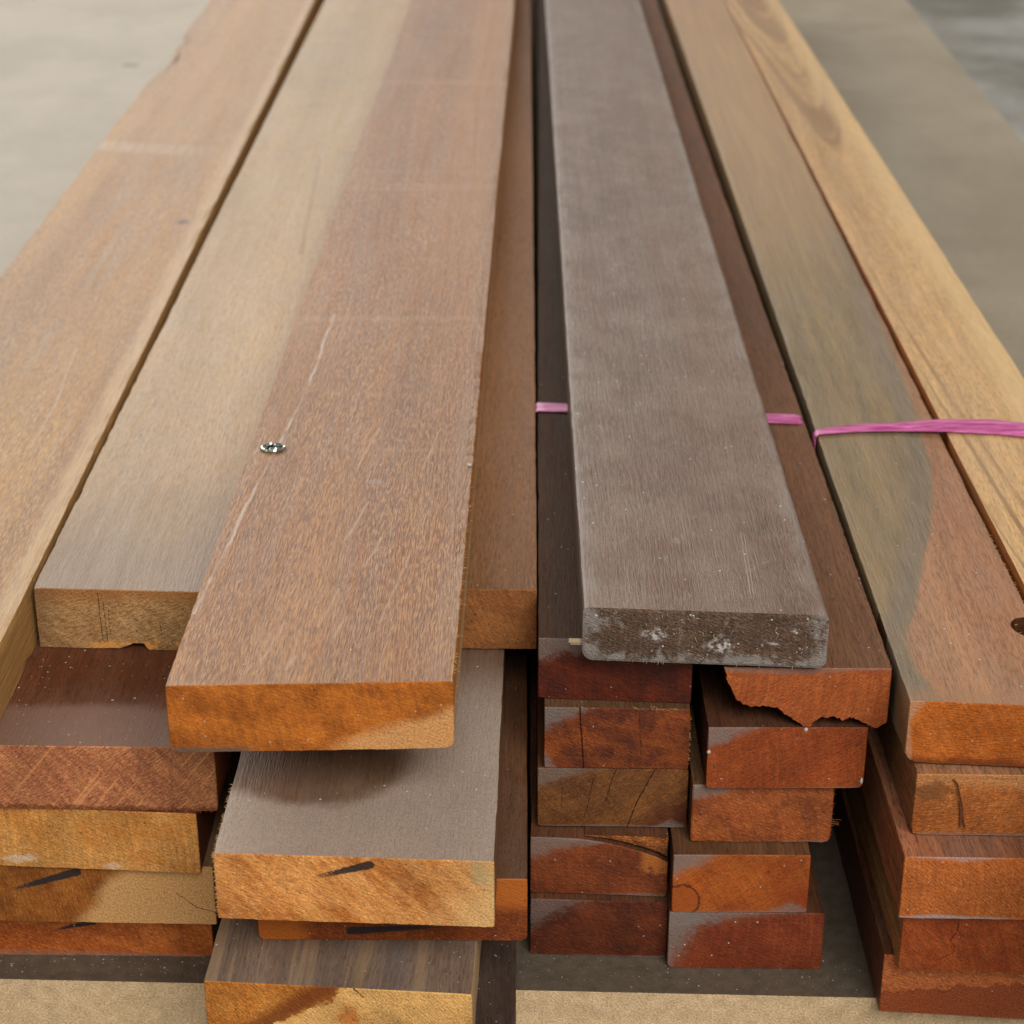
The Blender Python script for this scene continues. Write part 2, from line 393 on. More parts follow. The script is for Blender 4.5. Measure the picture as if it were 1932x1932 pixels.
# ---------------------------------------------------------------- extras for single planks
def ex_A(g, col, x, y, z, P, Q, n2, n3, up):
    p = g.vec(x, y, 0.0)
    j = g.vm('ADD', p, g.vm('MULTIPLY', g.vm('SUBTRACT', g.noise(P, (140, 90, 140), 3, .6, color=True), (.5, .5, .5)), (.0022, .004, 0)))
    m = g.line(j, [(-.0521, .0575), (-.0500, .0915), (-.0470, .1250), (-.0465, .1493), (-.0425, .1984), (-.0386, .2463), (-.0353, .2954), (-.0335, .3413), (-.0336, .3741), (-.0321, .4161)], .00062, .8)
    gap = g.step(g.noise(P, (3, 45, 3), 2, .5, (6, 6, 6)), .36, .56, .2, .8)
    col = g.mix(col, lin((196, 178, 164), KT), g.mul(g.mul(m, gap), up))
    s = None
    for a, b, wd in (((-.0016, .0474), (.0036, .0791), .0006), ((-.0099, .0138), (-.0079, .024), .0008), ((.0055, .0389), (.0085, .0563), .0007),
                     ((.012, .10), (.017, .128), .0006), ((.002, .125), (.008, .165), .0005), ((.022, .05), (.03, .11), .0005), ((-.02, .02), (-.015, .05), .0005),
                     ((.0, .205), (.006, .25), .0006), ((.03, .20), (.036, .25), .0005)):
        q = g.line(j, [a, b], wd, .7); s = q if s is None else g.mx(s, q)
    col = g.mix(col, lin((182, 148, 118), KT), g.mul(g.mul(s, .55), up))
    blot = g.step(g.vm('LENGTH', g.vm('MULTIPLY', g.vm('SUBTRACT', j, (.0093, .1858, 0)), (1, 1.6, 0)), out=1), .0052, .0032)
    col = g.mix(col, lin((150, 134, 126), KT), g.mul(g.mul(blot, .55), up))
    cb = g.step(g.noise(P, (2, 34, 2), 3, .5, (16, 6, 6)), .6, .72)
    col = g.mix(col, lin((182, 148, 112), KT), g.mul(g.mul(cb, .25), up))
    # a long pale band of straighter grain towards the right edge
    bd = g.step(g.math('ABSOLUTE', g.sub(x, g.mad(y, .012, .020))), .026, .008)
    col = g.mix(col, lin((180, 128, 82), KT), g.mul(g.mul(bd, .38), g.mul(up, g.step(y, .25, .7))))
    grey = g.step(x, .040, .051)
    col = g.mix(col, lin((164, 140, 120), KT), g.mul(g.mul(grey, .45), g.mul(up, g.step(n2, .35, .6))))
    # sawn right side: orange groove above, pale furred lip below
    lip = g.step(z, .018, .014)
    return g.mix(col, g.mix(g.bright(lin((178, 112, 52), KT), g.mad(n3, .8, .6)), g.bright(lin((190, 150, 108), KT), g.mad(n3, .8, .6)), lip), g.inv(up))

def ex_B2(g, col, x, y, z, P, Q, n2, n3, up):
    front = g.step(g.add(y, g.mul(g.sub(g.noise(P, (26, 20, 26), 3, .6, (5, 1, 1)), .5), .14)), .16, -.01)
    col = g.mix(col, lin((134, 110, 92), KT), g.mul(front, .8))
    q = g.line(g.vec(x, y, 0.0), [(.0150, .4861), (.0045, .7331)], .0014, .6)
    col = g.mix(col, lin((140, 112, 76), KT), g.mul(q, .55))
    cb = g.step(g.noise(P, (12, 26, 12), 3, .5, (16, 6, 6)), .58, .75)
    col = g.mix(col, lin((150, 128, 92), KT), g.mul(cb, .35))
    return col

def ex_L1(g, col, x, y, z, P, Q, n2, n3, up):
    e = g.step(g.add(x, g.mul(g.sub(n2, .5), .012)), .044, .053)
    col = g.mix(col, g.bright(lin((196, 160, 118), KT), g.mad(g.sub(n3, .5), .9, 1)), g.mul(e, g.mul(up, .8)))
    p = g.vec(x, y, 0.0)
    q = g.line(p, [(-.055, .9501), (.046, .926)], .014, .5)
    col = g.mix(col, lin((205, 188, 172), KT), g.mul(g.mul(q, g.step(n2, .3, .6)), g.step(x, .05, -.03, .1, .42)))
    dot = g.step(g.vm('LENGTH', g.vm('SUBTRACT', p, (.0412, .7354, 0)), out=1), .0055, .003)
    col = g.mix(col, lin((70, 50, 40), KT), g.mul(dot, .9))
    j = g.vm('ADD', p, g.vm('MULTIPLY', g.vm('SUBTRACT', g.noise(P, (140, 60, 140), 3, .6, color=True), (.5, .5, .5)), (.002, .004, 0)))
    s = g.line(j, [(.0239, .33), (.0245, .39), (.018, .48)], .0006, .7)
    col = g.mix(col, lin((190, 165, 145), KT), g.mul(s, .5))
    st = g.step(g.math('ABSOLUTE', g.add(x, .018)), .016, .004)
    return g.mix(col, lin((190, 140, 84), KT), g.mul(g.mul(st, .4), g.step(y, .7, 1.2)))

def ex_L2(g, col, x, y, z, P, Q, n2, n3, up):
    e = g.step(g.add(y, g.mul(g.sub(g.noise(P, (60, 60, 60), 3, .6, (5, 1, 1)), .5), .012)), .037, .027)
    nf = g.noise(P, (1800, 1100, 1800), 2, .7, (3, 4, 5))
    return g.mix(col, lin((138, 108, 92), KT), g.mul(g.mul(e, up), g.mad(nf, .8, .25)))

def ex_M1(g, col, x, y, z, P, Q, n2, n3, up):
    j = g.vm('ADD', g.vec(x, y, 0.0), g.vm('SCALE', g.vm('SUBTRACT', g.noise(P, (60, 60, 60), 4, .6, color=True), (.5, .5, .5)), s=.012))
    d = g.vm('LENGTH', g.vm('MULTIPLY', g.vm('SUBTRACT', j, (-.022, .062, 0)), (1, 1.25, 0)), out=1)
    nf = g.noise(P, (1800, 1100, 1800), 2, .7, (3, 4, 5))
    m = g.mul(g.step(d, .030, .044), up)
    m = g.mul(m, g.step(y, .16, .10))
    return g.mix(col, lin((178, 158, 142), KT), g.mul(m, g.mad(g.sub(nf, .5), 1.7, .84)))

def ex_M3(g, col, x, y, z, P, Q, n2, n3, up):
    n = g.noise(Q, (120, 5, 120), 3, .55, (4, 4, 1))
    col = g.mix(col, lin((92, 82, 80), KT), g.mul(g.mul(g.step(n, .5, .62), g.step(g.math('ABSOLUTE', g.add(x, -.004)), .03, .012)), .75))
    return g.mix(col, lin((168, 136, 98), KT), g.mul(g.mul(g.step(n, .46, .36), .5), up))

def ex_E1(g, col, x, y, z, P, Q, n2, n3, up):
    xb = g.curve(y, [(0, -.018), (.0112, -.0215), (.0372, -.0250), (.0747, -.0171), (.1207, -.0047), (.1777, .0096), (.2486, .0210), (.3142, .0250), (.4, .0285), (.63, .0337), (1.0, .05)], 0, 1.0, -.04, .06)
    d = g.add(g.sub(x, xb), g.mul(g.sub(g.noise(P, (240, 40, 240), 3, .6, (2, 1, 1)), .5), .003))
    heart = g.mul(g.step(d, -.0012, .0012), 1.0)
    sap = g.mix(lin((122, 103, 74), KT), lin((144, 119, 82), KT), g.step(g.noise(Q, (90, 3, 90), 3, .6, (6, 1, 1)), .3, .7))
    grey = g.step(g.math('ABSOLUTE', g.add(d, .006)), .010, .001)
    sap = g.mix(sap, lin((118, 104, 88), KT), g.mul(grey, .7))
    sap = g.bright(sap, g.mad(g.sub(n3, .5), .9, g.mad(g.sub(n2, .5), .5, 1)))
    col = g.mix(sap, col, g.mx(heart, g.step(y, 1.1, 1.5)))
    col = g.mix(col, g.bright(lin((184, 146, 104), KT), g.mad(g.sub(n2, .5), .8, 1)), g.mul(g.step(y, .35, 1.0), .8))
    kn = g.mul(g.inv(up), g.step(g.math('ABSOLUTE', g.sub(y, .0645)), .0125, .0105))
    col = g.mix(col, g.bright(lin((78, 44, 22), KT), g.mad(g.sub(n2, .5), 2.0, 1)), kn)
    fr = g.step(g.add(y, g.mul(g.sub(g.noise(P, (90, 90, 90), 3, .6), .5), .02)), .016, .002)
    return g.mix(col, lin((158, 116, 82), KT), g.mul(fr, .6))

def ex_F(g, col, x, y, z, P, Q, n2, n3, up):
    # cathedral figure: nested parabolas opening away from the near end
    r = g.add(g.mul(g.sub(x, g.mad(g.sub(g.noise(P, (4, 2.2, 4), 2, .5), .5), .03, .004)), 1.0), 0.0)
    v = g.add(g.mul(g.mul(r, r), 700), g.mul(y, -1.5))
    n = g.noise(g.vec(g.mul(v, 3.2), g.mul(y, .5), 2.0), (1, 1, 1), 3, .55)
    col = g.mix(col, lin((140, 104, 66), KT), g.mul(g.mul(g.step(n, .52, .60), g.step(n, .68, .60)), .75))
    edge = g.step(g.add(x, g.mul(g.sub(g.noise(P, (6, 4, 6), 2, .5, (8, 1, 1)), .5), .03)), .006, .024)
    return g.mix(col, g.bright(lin((222, 186, 132), KT), g.mad(g.sub(n3, .5), .5, 1)), g.mul(edge, g.mul(up, .75)))

def ex_G(g, col, x, y, z, P, Q, n2, n3, up):
    p = g.vec(x, y, 0.0)
    j = g.vm('ADD', p, g.vm('MULTIPLY', g.vm('SUBTRACT', g.noise(P, (80, 60, 80), 2, .6, color=True), (.5, .5, .5)), (.0016, 0, 0)))
    s = g.mx(g.line(j, [(.0215, .07), (.0195, .012)], .0002, .5), g.line(j, [(.0228, .07), (.0208, .012)], .0002, .5))
    col = g.mix(col, lin((176, 160, 150), KT), g.mul(s, .6))
    e = g.step(g.add(g.math('ABSOLUTE', x), g.mul(g.sub(g.noise(P, (80, 40, 80), 4, .7, (8, 1, 1)), .5), .03)), .040, .050)
    red = g.mul(g.step(g.noise(P, (16, 30, 16), 3, .6, (3, 9, 4)), .46, .62), g.step(y, .30, .02))
    col = g.mix(col, lin((104, 66, 50), KT), g.mul(g.mul(red, .55), up))
    sc_ = g.step(g.noise(P, (70, 45, 70), 5, .75, (13, 2, 4)), .60, .74)
    col = g.mix(col, lin((172, 160, 150), KT), g.mul(g.mul(sc_, .45), up))
    return g.mix(col, lin((150, 138, 130), KT), g.mul(g.mul(e, .45), up))

def ee_A(g, col, x, z, P, p2, pj, nb, nf, nc):
    d = g.sub(g.sub(z, g.mul(g.sub(x, .004), .30)), .0025)
    pale = g.mul(g.step(g.add(d, g.mul(g.sub(nb, .5), .008)), .003, -.003), g.step(x, .0, .02))
    col = g.mix(col, g.bright(lin((198, 146, 92), KE), g.mad(g.sub(nf, .5), 2.0, 1)), g.mul(pale, .8))
    low = g.mul(g.step(z, .0035, .001), g.step(x, -.018, -.03))
    return g.mix(col, lin((84, 76, 68), KE), g.mul(low, .8))
def ee_L2(g, col, x, z, P, p2, pj, nb, nf, nc):
    a = g.add(g.mul(x, .78), g.mul(z, -.62)); b = g.add(g.mul(x, .62), g.mul(z, .78))
    n = g.noise(g.vec(g.mul(a, 620), g.mul(b, 14), 2.0), (1, 1, 1), 1, .5)
    m = g.mul(g.step(n, .60, .70), g.step(x, .0, .07, .35, 1.0))
    col = g.mix(col, lin((218, 150, 96), KE), g.mul(m, .7))
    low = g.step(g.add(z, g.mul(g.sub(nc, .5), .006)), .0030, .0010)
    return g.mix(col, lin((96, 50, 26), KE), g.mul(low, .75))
def ee_L4(g, col, x, z, P, p2, pj, nb, nf, nc):
    d = g.sub(x, g.mad(z, .65, .041))
    t = g.step(g.add(d, g.mul(g.sub(nb, .5), .012)), -.004, .005)
    return g.mix(col, g.bright(lin((184, 138, 86), KE), g.mad(g.sub(nf, .5), 2.0, 1)), t)
def ee_M3(g, col, x, z, P, p2, pj, nb, nf, nc):
    d = g.sub(x, g.mad(z, 1.35, -.036))
    t = g.step(g.add(d, g.add(g.mul(g.sub(nb, .5), .022), g.mul(g.sub(nc, .5), .012))), -.0015, .002)
    dk = g.step(g.math('ABSOLUTE', g.add(d, .008)), .011, .002)
    col = g.mix(col, lin((112, 54, 22), KE), g.mul(dk, .8))
    or_ = g.step(g.vm('LENGTH', g.vm('SUBTRACT', p2, (.004, .016, 0)), out=1), .007, .003)
    return g.mix(col, g.bright(g.mix(lin((206, 158, 94), KE), lin((188, 108, 44), KE), g.mul(or_, .8)), g.mad(g.sub(nf, .5), 2.0, g.mad(g.sub(nb, .5), 1.8, 1))), t)
def ee_M1(g, col, x, z, P, p2, pj, nb, nf, nc):
    t = g.step(g.add(g.add(x, g.mul(z, -.3)), g.mul(g.sub(nb, .5), .02)), .022, .05)
    col = g.mix(col, g.bright(lin((208, 168, 112), KE), g.mad(g.sub(nf, .5), 2.0, 1)), g.mul(t, .75))
    gr = g.step(g.vm('LENGTH', g.vm('SUBTRACT', p2, (.047, .024, 0)), out=1), .007, .002)
    return g.mix(col, lin((128, 150, 112), KE), g.mul(gr, .32))
def ee_M2(g, col, x, z, P, p2, pj, nb, nf, nc):
    t = g.step(g.add(x, g.mul(g.sub(nb, .5), .01)), -.030, -.038)
    t2 = g.mul(g.step(z, .012, .020), g.step(x, .025, .04))
    return g.mix(col, lin((176, 96, 32), KE), g.mul(g.mx(t, t2), .75))
def ee_E5(g, col, x, z, P, p2, pj, nb, nf, nc):
    zb = g.add(g.add(.0105, g.mul(g.add(x, .0594), .16)), g.mul(g.sub(g.noise(g.vec(g.mul(x, 120), 0.0, 3.0), (1, 1, 1), 3, .65), .5), .014))
    t = g.step(g.add(g.sub(z, zb), g.mul(g.sub(nf, .5), .003)), .0006, -.0006)
    dk = g.step(g.math('ABSOLUTE', g.sub(z, zb)), .0009, .0001)
    col = g.mix(col, g.bright(lin((132, 62, 30), KE), g.mad(g.sub(nf, .5), 2.0, 1)), g.mul(t, .85))
    return g.mix(col, lin((72, 32, 16), KE), g.mul(g.mul(dk, .5), g.step(nb, .4, .6)))
def ee_E4(g, col, x, z, P, p2, pj, nb, nf, nc):
    t = g.step(x, -.040, -.039)
    return g.bright(col, g.mad(t, -.12, 1.0))
def ee_E1(g, col, x, z, P, p2, pj, nb, nf, nc):
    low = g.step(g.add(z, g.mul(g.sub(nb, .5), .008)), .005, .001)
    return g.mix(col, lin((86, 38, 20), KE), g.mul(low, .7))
def ee_E2(g, col, x, z, P, p2, pj, nb, nf, nc):
    top = g.step(g.add(z, g.mul(g.sub(nb, .5), .012)), .021, .027)
    col = g.mix(col, g.bright(lin((176, 122, 74), KE), g.mad(g.sub(nf, .5), 2.0, 1)), g.mul(top, .75))
    st = g.step(g.vm('LENGTH', g.vm('MULTIPLY', g.vm('SUBTRACT', p2, (-.0555, .0215, 0)), (1, 2.2, 0)), out=1), .011, .007)
    return g.mix(col, lin((96, 62, 36), KE), g.mul(st, .6))
def ee_C4(g, col, x, z, P, p2, pj, nb, nf, nc):
    t = g.mul(g.step(x, .016, .021), g.step(g.add(z, g.mul(g.sub(nc, .5), .02)), .010, .016))
    return g.mix(col, g.bright(lin((168, 98, 40), KE), g.mad(nf, 1.0, .5)), g.mul(t, .8))
def ee_D4(g, col, x, z, P, p2, pj, nb, nf, nc):
    q = g.vm('LENGTH', g.vm('SUBTRACT', g.vm('ADD', g.vm('SCALE', pj, s=.6), g.vm('SCALE', p2, s=.4)), (-.0255, .0060, 0)), out=1)
    ring = g.step(g.math('ABSOLUTE', g.sub(q, .0082)), .0007, .0002)
    ins = g.step(q, .0082, .0070)
    col = g.mix(col, lin((150, 72, 20), KE), g.mul(ins, .7))
    col = g.mix(col, lin((66, 26, 10), KE), g.mul(ring, .8))
    dk = g.mul(g.step(x, .008, .026), g.step(z, .022, .006))
    return g.mix(col, lin((120, 40, 8), KE), g.mul(dk, .7))
def ee_B2(g, col, x, z, P, p2, pj, nb, nf, nc):
    top = g.step(g.add(z, g.mul(g.sub(nb, .5), .02)), .020, .028)
    col = g.mix(col, g.bright(lin((150, 98, 52), KE), g.mad(g.sub(nf, .5), 2.0, 1)), g.mul(top, .8))
    o = g.mul(g.step(g.add(z, g.mul(g.sub(nc, .5), .016)), .0046, .0034), g.mul(g.step(x, -.034, -.026), g.step(nb, .44, .52)))
    col = g.mix(col, lin((206, 144, 74), KE), g.mul(o, .9))
    dk = g.step(x, -.036, -.052)
    return g.mix(col, lin((104, 76, 50), KE), g.mul(dk, .55))
def ee_G(g, col, x, z, P, p2, pj, nb, nf, nc):
    n = g.noise(P, (130, 130, 130), 5, .72, (7, 1, 3))
    e = g.math('ABSOLUTE', x)
    m = g.mx(g.mx(g.step(n, .56, .70), g.step(g.add(e, g.mul(g.sub(n, .5), .05)), .040, .050)), g.step(g.add(z, g.mul(g.sub(n, .5), .03)), .005, .0005))
    col = g.mix(col, g.bright(lin((150, 144, 138), KE), g.mad(nf, .8, .6)), g.mul(m, .62))
    for cx, cz, r in ((-.020, .0135, .006), (.006, .009, .008), (.026, .011, .004)):
        q = g.vm('LENGTH', g.vm('MULTIPLY', g.vm('SUBTRACT', p2, (cx, cz, 0)), (1, 1.5, 0)), out=1)
        col = g.mix(col, g.bright(lin((196, 192, 188), KE), g.mad(nf, .8, .6)), g.mul(g.mul(g.step(q, r, r * .3), g.step(nc, .42, .6)), .8))
    return col
def ee_C3(g, col, x, z, P, p2, pj, nb, nf, nc):
    q = g.vm('LENGTH', g.vm('MULTIPLY', g.vm('SUBTRACT', p2, (.030, -.002, 0)), (1, 1.2, 0)), out=1)
    return g.mix(col, g.bright(lin((70, 28, 14), KE), g.mad(nf, .8, .6)), g.mul(g.step(q, .022, .012), .7))

# ---------------------------------------------------------------- the planks
random.seed(5)
T = .0297
# --- far left column (bottom to top)
dustL = (128, 108, 98)
plank('L5', 'bottom plank of the far left stack, orange-red end with a short black pen mark', -.334, .2, 0, .0296, .6945, 0, -.012, 2.3,
      long_mat('L5_long', 1, (110, 70, 46), (128, 84, 56)),
      end_mat('L5_end', 1, (158, 80, 30), (182, 102, 46), (122, 56, 22), 20, 130, .7, .6, .3, strokes=[((.0480, .0185), (.0301, .0139), .0014, .0005)], dusts=[(.02, 0, .2, .0028, .5)]), 1)
plank('L4', 'plank above the bottom one at left, half dark half pale end, long black pen stroke', -.3285, .2, .03, T, .6805, 0, -.025, 2.3,
      long_mat('L4_long', 2, (120, 84, 52), (140, 98, 62)),
      end_mat('L4_end', 2, (132, 76, 26), (150, 92, 38), (104, 54, 16), 70, 60, .5, .6, .26, extra=ee_L4, strokes=[((.0420, .0262), (.0130, .0164), .0020, .0008)], cracks=[([(.084, .016), (.092, .009), (.1, .0065)], .00012)]), 2)
plank('L3', 'plank in the left stack with an even golden tan end speckled white below', -.3325, .2, .06, .0296, .6825, .004, -.058, 2.3,
      long_mat('L3_long', 3, (110, 62, 34), (130, 74, 42)),
      end_mat('L3_end', 3, (184, 128, 66), (172, 108, 44), (196, 146, 84), 14, 70, .6, .4, .36, dustc=(205, 198, 186), dusts=[(.022, .004, .008, .0026, .4), (.0275, .005, .004, .002, .35), (.063, .0022, .005, .002, .35)]), 3)
plank('L2', 'left stack plank with dark dusty top and a rough furred reddish end', -.3235, .2, .09, .0305, .674, .02, 0, 2.3,
      long_mat('L2_long', 4, (98, 54, 32), (112, 64, 38), streak=.25, spec=.16, rough=.65, dust=.15, dustc=dustL, specks=.6, sidec=(150, 86, 52), extra=ex_L2),
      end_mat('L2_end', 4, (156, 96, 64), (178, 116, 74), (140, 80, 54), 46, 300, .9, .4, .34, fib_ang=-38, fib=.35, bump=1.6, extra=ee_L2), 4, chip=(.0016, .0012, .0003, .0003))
# --- middle lower stack
plank('M4', 'dark brown plank at the very bottom beside the orange marked plank', -.1065, .106, 0, .0296, .48, 0, 0, 2.45,
      long_mat('M4_long', 5, (62, 48, 40), (74, 58, 48), dust=.5, dustc=(96, 84, 76), specks=.5),
      end_mat('M4_end', 5, (130, 70, 34), (150, 86, 44)), 5)
plank('M3', 'lowest front plank with a two-tone orange and yellow end cut by the bottom edge', -.1212, .1041, .03, .0297, .5993, .03, -.045, 2.4,
      long_mat('M3_long', 6, (128, 104, 86), (112, 90, 76), streak=.3, dust=.3, specks=.5, sidec=(190, 160, 118), extra=ex_M3),
      end_mat('M3_end', 6, (168, 104, 40), (150, 82, 26), (186, 124, 56), 35, 110, .7, .6, .42, extra=ee_M3, bump=1.3, cracks=[([(.006, .030), (.010, .026)], .00015)]), 6)
plank('M2', 'dark red-brown plank just under the grey dusty plank, black pen line on its end', -.1030, .1068, .06, .0297, .626, .004, 0, 2.4,
      long_mat('M2_long', 7, (98, 62, 36), (84, 52, 30), dust=.12, specks=.15),
      end_mat('M2_end', 7, (112, 52, 18), (134, 66, 24), (92, 42, 16), 10, 90, .5, .5, .34, extra=ee_M2, strokes=[((-.0165, .0046), (.0210, .0072), .0018, .0007)]), 7, r=(.0022, .0018, .0003, .0003))
plank('M1', 'wide plank with grey dusty top and bright orange diagonal-grained end, middle stack', -.1135, .1050, .09, .0297, .599, .015, -.035, 2.4,
      long_mat('M1_long', 8, (112, 82, 60), (122, 94, 70), streak=.2, pore=.35, dust=.3, dustc=(140, 124, 114), specks=.8, sidec=(120, 88, 60), extra=ex_M1),
      end_mat('M1_end', 8, (196, 132, 70), (164, 94, 38), (208, 150, 90), 44, 150, .85, .35, .34, fib_ang=24, fib=.32, extra=ee_M1, strokes=[((.0060, .0268), (-.0140, .0208), .0018, .0007)]), 8)
# --- centre stack of dark red narrow planks (C) and its neighbour (D)
cd = dict(rough=.55, spec=.3)
cl = lambda nm, sd, c=(84, 52, 34): long_mat(nm, sd, c, [v * 1.18 for v in c], dust=.12, dustc=(110, 92, 78), specks=.2, pore=.6, spec=.12, rough=.75)
plank('C5', 'bottom dark red plank of the centre stack, half hidden by the middle stack', .0055, .0600, 0, .0297, .6948, .003, -.05, 2.3, cl('C5_long', 9),
      end_mat('C5_end', 9, (82, 34, 13), (98, 45, 17), (58, 22, 10), 14, 120, .6, .7, .25, dusts=[(-.03, .030, .024, .016, .55), (.03, .0, .05, .0016, .6)], **cd), 9, r=(.0005, .002, .0003, .0003))
C4 = [(-.0298, 0), (.0290, 0), (.0298, .0010), (.0298, .0178), (.0253, .0203), (.0195, .0225), (.0109, .0252), (.0022, .0272), (-.0081, .0286), (-.0206, .0289), (-.0298, .0289)]
plank('C4', 'centre stack plank with a curved split along the top of its end', .0055, .0597, .03, .0285, .6990, .003, -.05, 2.3, cl('C4_long', 10),
      end_mat('C4_end', 10, (108, 49, 20), (120, 59, 24), (84, 37, 15), 8, 90, .5, .5, .28, extra=ee_C4, dusts=[(-.03, .029, .030, .010, .75), (-.0081, .0286, .02, .003, .5), (.02, 0, .03, .0018, .6)], **cd), 10, outline=C4)
e_sl = end_mat('C4_sliver_end', 11, (122, 70, 30), (160, 92, 40), (70, 36, 18), 18, 260, .9, .7, .5, fib_ang=10, fib=.5)
sl = extrude('split_sliver', [(-.0062, .0292), (.0030, .0284), (.0112, .0264), (.0200, .0238), (.0262, .0214), (.0296, .0196), (.0298, .0290), (.012, .0293)],
             .5, [cl('C4s_long', 11), e_sl], 11, w=.0597, chip=(0, 0, 0, 0), parent=PLANKS['C4']['o'], t=.01, k=-.05)
sl.location = (0, .002, .0003)
plank('C3', 'centre stack plank with olive-brown end crossed by slanting drying cracks', .0085, .0648, .06, .0296, .7060, .003, -.015, 2.3, cl('C3_long', 12),
      end_mat('C3_end', 12, (100, 61, 29), (118, 73, 33), (80, 43, 20), -30, 170, .8, .5, .28, bend=-6, extra=ee_C3, fib_ang=-35,
              dusts=[(-.0324, .0296, .026, .010, .6), (0, 0, .07, .0014, .5), (.026, 0, .010, .004, .7)],
              cracks=[([(.0012, .0293), (-.0012, .0216), (-.0027, .0135)], .00012), ([(.0177, .0293), (.0137, .0203), (.0105, .0128), (.0068, .0005)], .00016), ([(-.0214, .0202), (-.0221, .0107)], .0001), ([(-.0081, .0269), (-.0102, .0134), (-.0123, .0039)], .0001)], **cd), 12)
plank('C2', 'centre stack plank with one upright black crack and dusty corner on its end', .0112, .0617, .09, .0298, .7058, .003, -.02, 2.3, cl('C2_long', 13, (92, 66, 44)),
      end_mat('C2_end', 13, (124, 60, 20), (100, 44, 16), (64, 27, 18), 12, 150, .7, .75, .34,
              dusts=[(-.0308, .0298, .019, .011, .85), (-.0308, 0, .005, .008, .7)], cracks=[([(-.016, .0305), (-.0153, .0201), (-.0146, .0109), (-.0139, .0)], .00022), ([(.0092, .0279), (.0106, .007)], .00009)], **cd), 13)
plank('C1', 'top dark maroon plank of the centre stack, half covered by the grey plank', .0085, .0648, .12, .0290, .7130, .0095, -.06, 2.3, cl('C1_long', 14, (64, 43, 29)),
      end_mat('C1_end', 14, (92, 34, 12), (78, 26, 10), (56, 20, 13), 14, 110, .6, .7, .26,
              dusts=[(-.0324, .029, .030, .010, .7), (-.016, .027, .01, .006, .6)], **cd), 14, chip=(.0012, .0006, .0003, .0003))
plank('D5', 'bottom plank of right-centre stack, deep red end with a grey dusty left side', .0655, .0672, 0, .0297, .6853, .002, -.012, 2.3, cl('D5_long', 15),
      end_mat('D5_end', 15, (112, 45, 19), (96, 37, 15), (128, 60, 27), 10, 110, .5, .5, .3, dusts=[(-.0336, .0297, .017, .034, .85), (-.0336, .0297, .045, .009, .8)], specks=.7, **cd), 15, r=(.0025, .001, .0003, .0003))
plank('D4', 'second plank up in the right-centre stack with a round ring stain on its end', .0663, .0585, .03, .0297, .6848, .002, 0, 2.3, cl('D4_long', 16, (96, 64, 40)),
      end_mat('D4_end', 16, (144, 70, 19), (128, 56, 15), (154, 84, 30), -38, 140, .7, .4, .26, extra=ee_D4, fib_ang=-38,
              dusts=[(-.0292, .0297, .019, .012, .9), (.022, 0, .012, .006, .7), (.0, 0, .06, .0012, .5)], **cd), 16)
plank('D3', 'middle plank of right-centre stack with a splintered furry right edge', .0740, .0600, .06, .0290, .6940, .002, 0, 2.3, cl('D3_long', 17, (100, 72, 48)),
      end_mat('D3_end', 17, (142, 72, 32), (152, 83, 38), (98, 45, 22), 14, 110, .6, .6, .32, dusts=[(-.0300, .0290, .024, .008, .9), (.02, 0, .03, .0014, .5)], **cd), 17, chip=(.0003, .0008, .0012, .0003), chip_f=260, cap_rough=.0006)
plank('D2', 'right-centre stack plank with even rust-orange end and white crumbs on it', .0790, .0663, .09, .0296, .6900, -.003, 0, 2.3, cl('D2_long', 18, (76, 46, 30)),
      end_mat('D2_end', 18, (132, 59, 20), (116, 49, 16), (144, 70, 28), -34, 120, .6, .45, .32, fib_ang=-34, dusts=[(-.0331, .0296, .022, .009, .9), (.03, 0, .05, .0012, .4)], specks=.5, **cd), 18, r=(.0006, .002, .0003, .0003))
D1 = [(-.0308, .0285), (-.0290, .0215), (-.0253, .0142), (-.023, .0117), (-.0191, .0102), (-.0158, .0105), (-.0093, .0102), (-.0058, .0076), (-.0012, .0040), (.0033, .0007), (.0050, .0003), (.0062, .0010), (.0086, .0039), (.0113, .0051), (.0135, .0048), (.0156, .0057), (.0173, .0052), (.0196, .0036), (.0222, .0055), (.025, .0045), (.0284, .0030), (.0319, .0004), (.0341, .0003), (.0377, .0030), (.0377, .0285)]
rd = np.random.RandomState(8)
D1 = [tuple(q) for q in resample(D1, .0011)]
D1 = [(x_ + (rd.rand() - .5) * .0007, z_ + (rd.rand() - .5) * .0009) if (z_ < .026 and x_ < .036) else (x_, z_) for x_, z_ in D1]
plank('D1', 'top plank of right-centre stack with a broken jagged lower edge on its orange end', .0769, .0761, .1197, .0285, .6900, -.0015, -.01, 2.3,
      long_mat('D1_long', 19, (112, 74, 49), (124, 84, 57), dust=.08, dustc=(140, 112, 92), specks=.3, pore=.6, spec=.16, rough=.65),
      end_mat('D1_end', 19, (146, 73, 31), (132, 61, 25), (156, 85, 41), -30, 90, .5, .5, .32, fib_ang=-36, dusts=[(-.006, .0285, .05, .003, .6)], **cd), 19, outline=D1, chip=(0, .0003, .0003, 0), chip_f=260)
